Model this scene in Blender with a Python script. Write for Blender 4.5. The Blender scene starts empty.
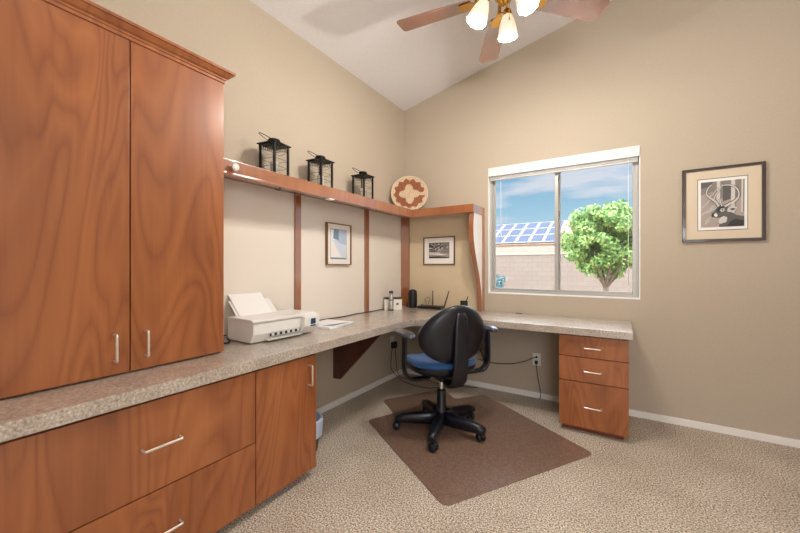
import bpy, bmesh, math, random
from mathutils import Vector, Matrix
random.seed(7)
PI = math.pi
scene = bpy.context.scene
COL = scene.collection

# ------------------------------------------------------------------ materials
def lin(c):
    return tuple(((v/255)/12.92 if v/255 <= .04045 else (((v/255)+.055)/1.055)**2.4) for v in c) + (1.0,)

class NT:
    def __init__(s, name):
        s.m = bpy.data.materials.new(name); s.m.use_nodes = True
        s.t = s.m.node_tree; s.b = s.t.nodes['Principled BSDF']
    def n(s, kind, **kw):
        o = s.t.nodes.new(kind)
        for k, v in kw.items():
            if k[0] == '_': o.inputs[k[1:].replace('_', ' ')].default_value = v
            else: setattr(o, k, v)
        return o
    def l(s, a, b): s.t.links.new(a, b)
    def ramp(s, src, stops):
        r = s.n('ShaderNodeValToRGB'); e = r.color_ramp.elements
        while len(e) < len(stops): e.new(.5)
        for i, (p, c) in enumerate(stops):
            e[i].position = p; e[i].color = lin(c)
        s.l(src, r.inputs['Fac']); return r.outputs['Color']
    def coords(s, scale=(1, 1, 1), rnd=0):
        tc = s.n('ShaderNodeTexCoord'); mp = s.n('ShaderNodeMapping'); mp.inputs['Scale'].default_value = scale
        s.l(tc.outputs['Object'], mp.inputs['Vector'])
        if rnd:
            oi = s.n('ShaderNodeObjectInfo'); mu = s.n('ShaderNodeMath', operation='MULTIPLY'); mu.inputs[1].default_value = rnd
            s.l(oi.outputs['Random'], mu.inputs[0])
            cb = s.n('ShaderNodeCombineXYZ'); s.l(mu.outputs[0], cb.inputs[0]); s.l(mu.outputs[0], cb.inputs[1]); s.l(mu.outputs[0], cb.inputs[2])
            s.l(cb.outputs[0], mp.inputs['Location'])
        return mp.outputs['Vector']
    def bump(s, src, strength, dist=.01):
        b = s.n('ShaderNodeBump'); b.inputs['Strength'].default_value = strength; b.inputs['Distance'].default_value = dist
        s.l(src, b.inputs['Height']); s.l(b.outputs['Normal'], s.b.inputs['Normal'])

def plain(name, c, rough=.5, metal=0, spec=.5, coat=0, trans=0, emit=None, es=0, alpha=1, ior=1.45, sheen=0):
    k = NT(name); b = k.b
    b.inputs['Base Color'].default_value = lin(c); b.inputs['Roughness'].default_value = rough
    b.inputs['Metallic'].default_value = metal; b.inputs['Specular IOR Level'].default_value = spec
    b.inputs['Coat Weight'].default_value = coat; b.inputs['Transmission Weight'].default_value = trans
    b.inputs['IOR'].default_value = ior; b.inputs['Alpha'].default_value = alpha; b.inputs['Sheen Weight'].default_value = sheen
    if emit: b.inputs['Emission Color'].default_value = lin(emit); b.inputs['Emission Strength'].default_value = es
    return k.m

def wood(name, dark, mid, light, rough=.3, coat=.35, stretch=.2, scale=2.3, rings=9, coat_ior=1.7, dist=.55):
    k = NT(name)
    v = k.coords((1, 1, stretch), 13)
    n1 = k.n('ShaderNodeTexNoise'); n1.inputs['Scale'].default_value = scale; n1.inputs['Detail'].default_value = 2.2
    n1.inputs['Roughness'].default_value = .42; n1.inputs['Distortion'].default_value = dist
    k.l(v, n1.inputs['Vector'])
    mu = k.n('ShaderNodeMath', operation='MULTIPLY'); mu.inputs[1].default_value = rings; k.l(n1.outputs['Fac'], mu.inputs[0])
    fr = k.n('ShaderNodeMath', operation='FRACT'); k.l(mu.outputs[0], fr.inputs[0])
    c1 = k.ramp(fr.outputs[0], [(0, mid), (.3, light), (.62, mid), (.84, dark), (1, mid)])
    v2 = k.coords((70, 70, 2.2), 7)
    n2 = k.n('ShaderNodeTexNoise'); n2.inputs['Scale'].default_value = 1; n2.inputs['Detail'].default_value = 3; k.l(v2, n2.inputs['Vector'])
    c2 = k.ramp(n2.outputs['Fac'], [(.3, dark), (.7, light)])
    v3 = k.coords((5, 5, .7), 5)
    n3 = k.n('ShaderNodeTexNoise'); n3.inputs['Scale'].default_value = 1; n3.inputs['Detail'].default_value = 2; k.l(v3, n3.inputs['Vector'])
    c3 = k.ramp(n3.outputs['Fac'], [(.3, dark), (.52, mid), (.72, light)])
    m1 = k.n('ShaderNodeMix', data_type='RGBA'); m1.inputs['Factor'].default_value = .25; k.l(c1, m1.inputs['A']); k.l(c2, m1.inputs['B'])
    m2 = k.n('ShaderNodeMix', data_type='RGBA'); m2.inputs['Factor'].default_value = .5; k.l(m1.outputs['Result'], m2.inputs['A']); k.l(c3, m2.inputs['B'])
    k.l(m2.outputs['Result'], k.b.inputs['Base Color'])
    k.b.inputs['Roughness'].default_value = rough; k.b.inputs['Coat Weight'].default_value = coat
    k.b.inputs['Coat Roughness'].default_value = .16; k.b.inputs['Coat IOR'].default_value = coat_ior
    return k.m

def speckle(name, stops, scale, rough=.3, coat=0, bump=0, detail=3, coat_ior=1.5, big=None, dist=.01, cr=.12):
    k = NT(name); v = k.coords()
    n1 = k.n('ShaderNodeTexNoise'); n1.inputs['Scale'].default_value = scale; n1.inputs['Detail'].default_value = detail
    n1.inputs['Roughness'].default_value = .65; k.l(v, n1.inputs['Vector'])
    c = k.ramp(n1.outputs['Fac'], stops)
    if big:
        n2 = k.n('ShaderNodeTexNoise'); n2.inputs['Scale'].default_value = big[0]; n2.inputs['Detail'].default_value = 4; k.l(v, n2.inputs['Vector'])
        c2 = k.ramp(n2.outputs['Fac'], big[1])
        m = k.n('ShaderNodeMix', data_type='RGBA', blend_type='MULTIPLY'); m.inputs['Factor'].default_value = 1
        k.l(c, m.inputs['A']); k.l(c2, m.inputs['B']); c = m.outputs['Result']
    k.l(c, k.b.inputs['Base Color']); k.b.inputs['Roughness'].default_value = rough
    k.b.inputs['Coat Weight'].default_value = coat; k.b.inputs['Coat IOR'].default_value = coat_ior; k.b.inputs['Coat Roughness'].default_value = cr
    if bump: k.bump(n1.outputs['Fac'], bump, dist)
    return k.m

M = {}
M['wood'] = wood('cherry_laminate', (116, 60, 30), (152, 87, 45), (172, 105, 57), rough=.38, coat=.4, stretch=.2, scale=2.6, rings=15, dist=1.1)
M['wood_trim'] = wood('cherry_trim', (128, 68, 34), (154, 86, 44), (168, 102, 56), stretch=.1, rough=.3, coat=1, coat_ior=2.2)
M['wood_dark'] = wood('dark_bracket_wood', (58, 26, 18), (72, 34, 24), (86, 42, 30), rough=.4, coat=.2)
M['blade_wood'] = wood('rosewood_blade', (88, 42, 30), (118, 62, 44), (140, 80, 58), scale=4, rough=.22, coat=1, coat_ior=2.6)
M['counter'] = speckle('speckled_laminate', [(.3, (134, 126, 120)), (.44, (178, 169, 160)), (.56, (198, 189, 180)), (.7, (230, 224, 218))], 100,
                       rough=.3, coat=.8, coat_ior=1.9, big=(9, [(.3, (225, 218, 210)), (.7, (255, 252, 248))]), cr=.26)
M['wall'] = speckle('tan_wall_paint', [(.3, (183, 169, 150)), (.7, (188, 174, 155))], 60, rough=.75, bump=.12, dist=.004)
M['ceiling'] = speckle('white_ceiling_paint', [(.3, (228, 226, 227)), (.7, (234, 232, 233))], 60, rough=.85, bump=.1, dist=.004)
M['carpet'] = speckle('frieze_carpet', [(.34, (98, 84, 72)), (.45, (174, 159, 142)), (.54, (212, 199, 183)), (.64, (248, 240, 228))], 125, rough=.95, bump=.7, dist=.012,
                      detail=2, big=(3, [(.3, (232, 228, 222)), (.7, (255, 254, 252))]))
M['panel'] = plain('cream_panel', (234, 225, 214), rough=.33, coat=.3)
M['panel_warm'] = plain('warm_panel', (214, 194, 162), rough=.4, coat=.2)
M['baseboard'] = plain('white_baseboard', (236, 233, 228), rough=.4)
M['black_kick'] = plain('dark_toe_kick', (48, 36, 30), rough=.6)
M['toe_wood'] = wood('toe_wood', (90, 42, 24), (112, 56, 32), (126, 66, 40), rough=.4, coat=.2)
M['nickel'] = plain('satin_nickel', (225, 218, 208), rough=.28, metal=.75)
M['chrome'] = plain('chrome', (225, 225, 228), rough=.12, metal=1)
M['brass'] = plain('polished_brass', (196, 150, 72), rough=.18, metal=1)
M['iron'] = plain('black_iron', (34, 34, 34), rough=.45, metal=.3)
M['glass'] = plain('clear_glass', (250, 252, 252), rough=.02, trans=1, ior=1.45)
M['candle'] = plain('white_wax', (240, 234, 220), rough=.5)
M['wick'] = plain('wick_black', (30, 28, 26), rough=.9)
M['vinyl'] = plain('white_vinyl', (240, 240, 238), rough=.35)
M['alu'] = plain('grey_aluminium', (176, 172, 166), rough=.35, metal=.2)
M['blind'] = plain('ivory_blind', (228, 226, 224), rough=.45)
M['plastic'] = plain('white_plastic', (232, 230, 226), rough=.32)
M['plastic2'] = plain('pale_grey_plastic', (208, 205, 200), rough=.35)
M['screen'] = plain('dark_blue_display', (48, 74, 100), rough=.15)
M['dark_slot'] = plain('dark_slot', (38, 42, 52), rough=.5)
M['paper'] = plain('white_paper', (240, 239, 238), rough=.6)
M['paper_blue'] = plain('blue_grey_print', (120, 140, 165), rough=.5)
M['paper_pale'] = plain('pale_blue_print', (196, 208, 222), rough=.5)
M['black_plastic'] = plain('black_plastic', (26, 27, 30), rough=.38)
M['chair_plastic'] = plain('chair_black_plastic', (13, 17, 28), rough=.36, coat=.15)
M['seat_fabric'] = plain('blue_fabric', (14, 72, 126), rough=.7, sheen=.3)
M['pad_grey'] = plain('armrest_pad', (52, 60, 74), rough=.28, coat=.5)
M['cable'] = plain('black_cable', (30, 28, 28), rough=.5)
M['cable_grey'] = plain('grey_cable', (120, 108, 96), rough=.5)
M['bin'] = plain('dark_bin', (60, 50, 44), rough=.5)
M['liner'] = plain('pale_blue_bin_liner', (186, 200, 222), rough=.35)
M['frame_dark'] = plain('espresso_frame', (56, 40, 34), rough=.35, coat=.3)
M['frame_brown'] = plain('bronze_frame', (128, 96, 66), rough=.35, metal=.3)
M['frame_thin'] = plain('walnut_frame', (92, 66, 48), rough=.4)
M['mat_cream'] = plain('cream_mat', (216, 200, 176), rough=.8)
M['mat_white'] = plain('white_mat', (238, 232, 224), rough=.8)
for nm, c in dict(ink0=(52, 52, 54), ink1=(92, 90, 88), ink2=(132, 126, 120), ink3=(168, 156, 148), ink4=(206, 200, 194), ink5=(236, 233, 228),
                  blue1=(176, 190, 212), blue2=(206, 216, 230), blue3=(228, 234, 242)).items():
    M[nm] = plain('print_'+nm, c, rough=.6)
M['straw'] = speckle('straw_coil', [(.3, (198, 172, 142)), (.7, (222, 202, 174))], 90, rough=.8)
M['rust'] = speckle('rust_coil', [(.3, (140, 84, 58)), (.7, (168, 106, 76))], 90, rough=.8)
M['mat'] = speckle('brown_chair_mat', [(.35, (104, 80, 66)), (.65, (142, 114, 98))], 95, rough=.42, coat=.55, bump=.25, coat_ior=1.75, dist=.006, cr=.25)
M['mat_lip'] = M['mat']
M['outlet'] = plain('outlet_plastic', (226, 222, 214), rough=.4)
M['shade'] = plain('frosted_glass_shade', (230, 220, 200), rough=.3, emit=(255, 242, 216), es=.42)
M['bulb'] = plain('lit_bulb', (255, 240, 210), emit=(255, 232, 190), es=6)
M['shell_white'] = plain('fan_white', (235, 232, 228), rough=.3)
M['note'] = plain('yellow_note', (236, 214, 140), rough=.7)
M['silver'] = plain('brushed_silver', (190, 190, 188), rough=.3, metal=.7)
M['box_lid'] = plain('charcoal_lid', (66, 60, 56), rough=.5)
M['stucco'] = speckle('cream_stucco', [(.3, (168, 156, 142)), (.7, (176, 164, 150))], 8, rough=.9)
M['solar'] = plain('solar_cell', (72, 80, 100), rough=.9, spec=.2)
M['solar_frame'] = plain('solar_frame', (176, 180, 186), rough=.4)
M['roof'] = speckle('roof_tile', [(.3, (150, 120, 100)), (.7, (180, 150, 128))], 5, rough=.9)
M['gravel'] = speckle('desert_gravel', [(.3, (130, 114, 98)), (.7, (150, 134, 116))], 9, rough=.95)
M['bark'] = speckle('bark', [(.3, (90, 78, 66)), (.7, (130, 116, 100))], 20, rough=.9)
def leafmat(name, a, b, c):
    k = NT(name); v = k.coords()
    n = k.n('ShaderNodeTexNoise'); n.inputs['Scale'].default_value = 7; n.inputs['Detail'].default_value = 3; k.l(v, n.inputs['Vector'])
    k.l(k.ramp(n.outputs['Fac'], [(.35, a), (.5, b), (.65, c)]), k.b.inputs['Base Color'])
    k.b.inputs['Roughness'].default_value = .55
    return k.m
M['leaf'] = leafmat('citrus_leaf', (88, 132, 74), (130, 168, 92), (184, 204, 124))
M['leaf_blue'] = leafmat('sage_leaf', (70, 104, 112), (100, 132, 134), (140, 164, 160))
def blockmat():
    k = NT('block_wall')
    tc = k.n('ShaderNodeTexCoord'); sp = k.n('ShaderNodeSeparateXYZ'); cb = k.n('ShaderNodeCombineXYZ')
    k.l(tc.outputs['Object'], sp.inputs[0]); k.l(sp.outputs[0], cb.inputs[0]); k.l(sp.outputs[2], cb.inputs[1])
    br = k.n('ShaderNodeTexBrick'); k.l(cb.outputs[0], br.inputs['Vector'])
    br.inputs['Color1'].default_value = lin((138, 124, 114)); br.inputs['Color2'].default_value = lin((144, 130, 120)); br.inputs['Mortar'].default_value = lin((128, 116, 108))
    br.inputs['Scale'].default_value = 1; br.inputs['Brick Width'].default_value = .4; br.inputs['Row Height'].default_value = .2; br.inputs['Mortar Size'].default_value = .012
    k.l(br.outputs['Color'], k.b.inputs['Base Color']); k.b.inputs['Roughness'].default_value = .9
    return k.m
M['block'] = blockmat()

# ------------------------------------------------------------------ geometry helpers
def box(bm, x0, x1, y0, y1, z0, z1, bev=0, mi=0, rot=None):
    t = bmesh.new()
    bmesh.ops.create_cube(t, size=1)
    for v in t.verts:
        v.co = Vector(((x0+x1)/2 + v.co.x*(x1-x0), (y0+y1)/2 + v.co.y*(y1-y0), (z0+z1)/2 + v.co.z*(z1-z0)))
    if bev: bmesh.ops.bevel(t, geom=t.edges[:], offset=bev, segments=2, profile=.7, affect='EDGES')
    join(bm, t, mi, rot)
def join(bm, t, mi=0, mat=None):
    vm = {}
    for v in t.verts: vm[v] = bm.verts.new(mat @ v.co if mat else v.co)
    for f in t.faces:
        try:
            g = bm.faces.new([vm[v] for v in f.verts]); g.material_index = mi if mi else f.material_index; g.smooth = f.smooth
        except ValueError: pass
    t.free()
def prism(bm, poly, a, b, axis='z', mi=0, bev=0):
    # poly in the two other axes: z:(x,y) y:(x,z) x:(y,z)
    def P(u, v, w): return {'z': (u, v, w), 'y': (u, w, v), 'x': (w, u, v)}[axis]
    t = bmesh.new()
    A = [t.verts.new(P(u, v, a)) for u, v in poly]; B = [t.verts.new(P(u, v, b)) for u, v in poly]
    t.faces.new(A); t.faces.new(B[::-1])
    n = len(poly)
    for i in range(n): t.faces.new([A[i], B[i], B[(i+1) % n], A[(i+1) % n]])
    bmesh.ops.recalc_face_normals(t, faces=t.faces[:])
    if bev: bmesh.ops.bevel(t, geom=t.edges[:], offset=bev, segments=2, profile=.7, affect='EDGES')
    for f in t.faces: f.material_index = mi
    join(bm, t)
def lathe(bm, prof, c=(0, 0, 0), seg=24, mi=0, mat=None, flute=0, nfl=12, smooth=True):
    t = bmesh.new(); rows = []
    for j, (r, z) in enumerate(prof):
        row = []
        if r < 1e-5: row = [t.verts.new((c[0], c[1], c[2]+z))]
        else:
            for i in range(seg):
                an = 2*PI*i/seg; rr = r
                if flute: rr = r*(1 + flute*math.cos(nfl*an))
                row.append(t.verts.new((c[0]+rr*math.cos(an), c[1]+rr*math.sin(an), c[2]+z)))
        rows.append(row)
    for a, b in zip(rows, rows[1:]):
        if len(a) == 1 and len(b) == 1: continue
        for i in range(seg):
            k = (i+1) % seg
            if len(a) == 1: f = t.faces.new([a[0], b[k], b[i]])
            elif len(b) == 1: f = t.faces.new([a[i], a[k], b[0]])
            else: f = t.faces.new([a[i], a[k], b[k], b[i]])
            f.smooth = smooth; f.material_index = mi
    bmesh.ops.recalc_face_normals(t, faces=t.faces[:])
    join(bm, t, 0, mat)
def cyl(bm, p, r, z0, z1, seg=20, mi=0, mat=None, bev=.0):
    b = min(bev, r*.4)
    if b: pr = [(0, z0), (r-b, z0), (r, z0+b), (r, z1-b), (r-b, z1), (0, z1)]
    else: pr = [(0, z0), (r, z0), (r, z1), (0, z1)]
    lathe(bm, pr, (p[0], p[1], 0), seg, mi, mat, smooth=False)
def tube(bm, pts, r, seg=8, mi=0, closed=False, rs=None):
    pts = [Vector(p) for p in pts]; n = len(pts); rows = []
    up = None
    for i, p in enumerate(pts):
        if closed: d = pts[(i+1) % n]-pts[i-1]
        else: d = pts[min(i+1, n-1)]-pts[max(i-1, 0)]
        d.normalize()
        if up is None:
            up = Vector((0, 0, 1)) if abs(d.z) < .9 else Vector((1, 0, 0))
        s = d.cross(up)
        if s.length < 1e-4: s = d.orthogonal()
        s.normalize(); u = s.cross(d).normalized(); up = u
        rr = rs[i] if rs else r
        rows.append([bm.verts.new(p + rr*(math.cos(2*PI*k/seg)*s + math.sin(2*PI*k/seg)*u)) for k in range(seg)])
    m = n if closed else n-1
    for i in range(m):
        a, b = rows[i], rows[(i+1) % n]
        for k in range(seg):
            f = bm.faces.new([a[k], a[(k+1) % seg], b[(k+1) % seg], b[k]]); f.smooth = True; f.material_index = mi
    if not closed:
        f = bm.faces.new(rows[0][::-1]); f.material_index = mi
        f = bm.faces.new(rows[-1]); f.material_index = mi
def smooth_path(pts, sub=6):
    pts = [Vector(p) for p in pts]; out = []
    for i in range(len(pts)-1):
        p0 = pts[max(i-1, 0)]; p1 = pts[i]; p2 = pts[i+1]; p3 = pts[min(i+2, len(pts)-1)]
        for k in range(sub):
            t = k/sub
            out.append(.5*((2*p1)+(p2-p0)*t+(2*p0-5*p1+4*p2-p3)*t*t+(3*p1-p0-3*p2+p3)*t**3))
    out.append(pts[-1]); return out
def pillow(bm, outline, layers, fn, mi=0, seg=40):
    """outline(theta)->(u,v); layers: list of (scale, w); fn(u,v,w)->xyz"""
    rows = []
    for s, w in layers:
        if s < 1e-4: rows.append([bm.verts.new(fn(0, 0, w))])
        else: rows.append([bm.verts.new(fn(s*outline(2*PI*i/seg)[0], s*outline(2*PI*i/seg)[1], w)) for i in range(seg)])
    for a, b in zip(rows, rows[1:]):
        for i in range(seg):
            k = (i+1) % seg
            if len(a) == 1: f = bm.faces.new([a[0], b[i], b[k]])
            elif len(b) == 1: f = bm.faces.new([a[k], a[i], b[0]])
            else: f = bm.faces.new([a[i], b[i], b[k], a[k]])
            f.smooth = True; f.material_index = mi
def obj(name, bm, mat, parent=None, **kw):
    me = bpy.data.meshes.new(name)
    bmesh.ops.recalc_face_normals(bm, faces=bm.faces[:])
    bm.to_mesh(me); bm.free()
    for m in (mat if isinstance(mat, (list, tuple)) else [mat]): me.materials.append(m)
    o = bpy.data.objects.new(name, me); COL.objects.link(o)
    if parent: o.parent = parent
    for k, v in kw.items(): o[k] = v
    return o
def tag(o, label, cat, group=None):
    o['label'] = label; o['category'] = cat
    if group: o['group'] = group
    return o
def thing(name, label, cat, loc=(0, 0, 0), rz=0, group=None, rot=None):
    o = bpy.data.objects.new(name, None); COL.objects.link(o); o.location = loc
    o.rotation_euler = rot if rot else (0, 0, rz); o.empty_display_size = .1
    return tag(o, label, cat, group)
def struct(name, bm, mat, **kw): return obj(name, bm, mat, kind='structure', **kw)
def dup(root, loc, rz, label):
    def cp(o, par):
        c = o.copy(); COL.objects.link(c)
        if par: c.parent = par
        for ch in [x for x in kids if x.parent == o]: cp(ch, c)
        return c
    kids = list(bpy.data.objects)
    r = cp(root, None); r.location = loc; r.rotation_euler = (0, 0, rz); r['label'] = label
    return r
def B(): return bmesh.new()

# ------------------------------------------------------------------ room shell
XR, YR = 3.45, -4.05                     # right wall, rear wall
def cz(x): return 3.012 + .2165*x        # vaulted ceiling rises to the right
bm = B(); box(bm, -.12, XR+.12, YR-.12, .12, -.1, 0); struct('floor', bm, M['carpet'])
bm = B(); prism(bm, [(-.12, cz(-.12)), (XR+.12, cz(XR+.12)), (XR+.12, cz(XR+.12)+.12), (-.12, cz(-.12)+.12)], YR-.12, .14, 'y'); struct('ceiling', bm, M['ceiling'])
bm = B(); box(bm, -.12, 0, YR-.12, .14, 0, cz(0)+.002); struct('wall_left', bm, M['wall'])
bm = B(); box(bm, XR, XR+.12, YR-.12, .14, 0, cz(XR)+.002); struct('wall_right', bm, M['wall'])
WX0, WX1, WZ0, WZ1 = .992, 2.246, .952, 2.198
bm = B()
T = .14
prism(bm, [(0, 0), (WX0, 0), (WX0, cz(WX0)+.003), (0, cz(0)+.003)], 0, T, 'y')
prism(bm, [(WX1, 0), (XR, 0), (XR, cz(XR)+.003), (WX1, cz(WX1)+.003)], 0, T, 'y')
box(bm, WX0, WX1, 0, T, 0, WZ0)
prism(bm, [(WX0, WZ1), (WX1, WZ1), (WX1, cz(WX1)+.003), (WX0, cz(WX0)+.003)], 0, T, 'y')
struct('wall_back', bm, M['wall'])
# rear wall, with an unseen doorway added behind the camera for the fill light
DX0, DX1, DZ = 2.45, 3.3, 2.2
bm = B()
prism(bm, [(0, 0), (DX0, 0), (DX0, cz(DX0)+.003), (0, cz(0)+.003)], YR-.12, YR, 'y')
prism(bm, [(DX1, 0), (XR, 0), (XR, cz(XR)+.003), (DX1, cz(DX1)+.003)], YR-.12, YR, 'y')
prism(bm, [(DX0, DZ), (DX1, DZ), (DX1, cz(DX1)+.003), (DX0, cz(DX0)+.003)], YR-.12, YR, 'y')
struct('wall_rear', bm, M['wall'])
bm = B()
for a, b in ((DX0-.07, DX0), (DX1, DX1+.07)): box(bm, a, b, YR-.0, YR+.018, 0, DZ+.07, .003)
box(bm, DX0, DX1, YR, YR+.018, DZ, DZ+.07, .003)
struct('trim_1', bm, M['baseboard'])
# baseboards
def bb(name, x0, x1, y0, y1):
    bm = B(); box(bm, x0, x1, y0, y1, 0.0, .052, .004); struct(name, bm, M['baseboard'])
bb('baseboard_left', 0, .014, -1.955, -.014)
bb('baseboard_back', 0, XR, -.014, 0)
bb('baseboard_right', XR-.014, XR, YR, -.014)

# window
win = bpy.data.objects.new('window_1', None); COL.objects.link(win); win['kind'] = 'structure'
bm = B(); e = .012                                    # white jamb liner of the opening
box(bm, WX0, WX0+.008, -.004, .07, WZ0, WZ1); box(bm, WX1-.008, WX1, -.004, .07, WZ0, WZ1)
box(bm, WX0+.008, WX1-.008, -.004, .07, WZ0, WZ0+.012); box(bm, WX0+.008, WX1-.008, .0, .07, WZ1-.008, WZ1)
obj('window_liner', bm, M['vinyl'], win)
def ring(bm, x0, x1, z0, z1, w, y0, y1, wt=None, wb=None):
    wt = wt or w; wb = wb or w
    box(bm, x0, x0+w, y0, y1, z0, z1, .003); box(bm, x1-w, x1, y0, y1, z0, z1, .003)
    box(bm, x0+w, x1-w, y0, y1, z0, z0+wb, .003); box(bm, x0+w, x1-w, y0, y1, z1-wt, z1, .003)
bm = B(); ring(bm, WX0+.008, WX1-.008, WZ0+.012, WZ1-.008, .018, .045, .11); obj('window_frame', bm, M['alu'], win)
bm = B(); ring(bm, 1.014, 1.645, .978, 2.165, .026, .078, .102); s = obj('window_sash', bm, M['alu'], win)
bm = B(); box(bm, 1.035, 1.62, .088, .092, 1.0, 2.145); obj('window_pane', bm, M['glass'], s)
bm = B(); ring(bm, 1.598, 2.224, .978, 2.165, .03, .05, .074); box(bm, 1.603, 1.625, .043, .051, 1.42, 1.52, .003); s = obj('window_sash', bm, M['alu'], win)
bm = B(); box(bm, 1.625, 2.2, .06, .064, 1.005, 2.14); obj('window_pane', bm, M['glass'], s)

# raised mini blind
bl = thing('window_blind', 'ivory mini blind drawn up to the top of the window', 'blind', (0, 0, 0))
bm = B(); box(bm, WX0+.01, WX1-.01, -.012, .04, 2.142, 2.188, .004); obj('headrail', bm, M['blind'], bl)
bm = B(); box(bm, WX0+.006, WX1-.006, -.02, -.012, 2.112, 2.196, .003)
box(bm, WX0+.006, WX1-.006, -.024, -.02, 2.182, 2.196, .001); obj('valance', bm, M['blind'], bl)
bm = B()
for i in range(12): box(bm, WX0+.016, WX1-.016, .0, .03, 2.09+i*.0042, 2.0925+i*.0042, .0008)
obj('slats', bm, M['blind'], bl)
bm = B(); box(bm, WX0+.016, WX1-.016, .0, .03, 2.074, 2.087, .003); obj('bottom_rail', bm, M['plastic2'], bl)
for x, zz in ((2.165, 1.06), (1.12, 1.55)):
    bm = B(); tube(bm, [(x, -.008, 2.11), (x, -.006, 1.6), (x, -.006, zz)], .0022, 6); lathe(bm, [(0, -.03), (.006, -.025), (.004, 0), (0, .002)], (x, -.006, zz), 8)
    obj('cord' if x > 2 else 'tilt_wand', bm, M['vinyl'], bl)

# ------------------------------------------------------------------ pulls
def pull(parent, p0, p1, out, name='handle', r=.0055):
    p0 = Vector(p0); p1 = Vector(p1); out = Vector(out); d = (p1-p0).normalized()
    bm = B(); o = out*.03; q = .009
    pts = smooth_path([p0, p0+o*.6, p0+o*.92+d*q*.3, p0+o+d*q, p0+o+d*.03, p1+o-d*.03, p1+o-d*q, p1+o*.92-d*q*.3, p1+o*.6, p1], 3)
    tube(bm, pts, r, 8)
    return obj(name, bm, M['nickel'], parent)

# ------------------------------------------------------------------ tall upper cabinet
cab = thing('wall_cabinet', 'tall cherry cabinet with two doors standing on the counter at the left', 'cabinet', (0, -2.795, .777))
def L(o): return o.location
bm = B(); box(bm, .003, .362, -.403, .403, 0, 1.408, .001); obj('cabinet_body', bm, M['wood'], cab)
for y0, y1, hy, nm in ((.0025, .4045, .055, ''), (-.4045, -.0025, -.055, '')):
    bm = B(); box(bm, .364, .382, y0, y1, .008, 1.398, .0015); d = obj('door', bm, M['wood'], cab)
    pull(d, (.382, hy, .06), (.382, hy, .168), (1, 0, 0))
crp = [(.382, 0), (.388, .0), (.388, .012), (.393, .016), (.393, .022), (.403, .028), (.414, .04), (.418, .046), (.424, .046), (.424, .058), (.382, .058)]
bm = B()
def crown(bm, zb):
    e0 = .403
    # front run with the return at the right end (mitred): offset path
    rows = []
    for u, z in crp:
        off = u-.382
        rows.append([bm.verts.new((.382+off, -.45, zb+z)), bm.verts.new((.382+off, e0+off, zb+z)), bm.verts.new((.003, e0+off, zb+z))])
    for a, b in zip(rows, rows[1:]):
        for i in range(2): bm.faces.new([a[i], a[i+1], b[i+1], b[i]])
    t = [bm.verts.new((.003, -.45, zb+.058)), rows[-2][0], rows[-2][1], rows[-2][2]]
    bm.faces.new(t)
crown(bm, 1.384); obj('crown_moulding', bm, M['wood'], cab)

# ------------------------------------------------------------------ base cabinets under the left counter
CT, CB = .775, .722
lat = thing('drawer_cabinet', 'wide cherry base cabinet with two lateral file drawers under the tall wall cabinet', 'cabinet', (0, -2.775, 0))
bm = B(); box(bm, .003, .58, -.415, .415, .045, CB-.001, .001); obj('cabinet_body', bm, M['wood'], lat)
bm = B(); box(bm, .02, .52, -.41, .415, 0.0, .0449); obj('toe_kick', bm, M['black_kick'], lat)
for z0, z1, hz in ((.05, .357, .195), (.362, .706, .535)):
    bm = B(); box(bm, .582, .602, -.4155, .4135, z0, z1, .0015); d = obj('drawer', bm, M['wood'], lat)
    pull(d, (.602, -.065, hz), (.602, .068, hz), (1, 0, 0))
dc = thing('door_cabinet', 'narrow cherry base cabinet with one tall door ending the left counter run', 'cabinet', (0, -2.159, 0))
bm = B(); box(bm, .003, .58, -.199, .199, .045, CB-.001, .001); obj('cabinet_body', bm, M['wood'], dc)
bm = B(); box(bm, .02, .52, -.2, .195, 0.0, .0449); obj('toe_kick', bm, M['black_kick'], dc)
bm = B(); box(bm, .582, .602, -.1975, .2, .05, .706, .0015); d = obj('door', bm, M['wood'], dc)
pull(d, (.602, .143, .542), (.602, .143, .655), (1, 0, 0))

# right pedestal
pd = thing('drawer_pedestal', 'freestanding-looking cherry pedestal of three drawers holding up the right end of the counter', 'cabinet', (1.94, 0, 0))
pd['label'] = 'cherry pedestal of three drawers under the right end of the counter'
bm = B(); box(bm, -.218, .216, -.55, -.016, .045, CB-.001, .001); obj('cabinet_body', bm, M['wood'], pd)
bm = B(); box(bm, -.205, .19, -.512, -.016, 0, .0449, .001); obj('toe_kick', bm, M['toe_wood'], pd)
for z0, z1, hz in ((.048, .376, .206), (.381, .556, .464), (.561, .712, .632)):
    bm = B(); box(bm, -.22, .218, -.572, -.552, z0, z1, .0015); d = obj('drawer', bm, M['wood'], pd)
    pull(d, (-.055, -.572, hz), (.055, -.572, hz), (0, -1, 0), r=.005)

# worktop, one continuous L with a clipped inner corner
wt = thing('worktop', 'L-shaped speckled beige laminate counter running along two walls', 'countertop')
bm = B(); prism(bm, [(.003, -3.2), (.63, -3.2), (.63, -.926), (.955, -.6), (2.182, -.6), (2.182, -.003), (.003, -.003)], CB, CT, 'z', bev=.0035)
o = obj('counter_slab', bm, M['counter'], wt)
bm = B(); cyl(bm, (1.3, -.04), .03, CT+.0002, CT+.003, 20); obj('cable_grommet', bm, M['black_plastic'], wt)

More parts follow.
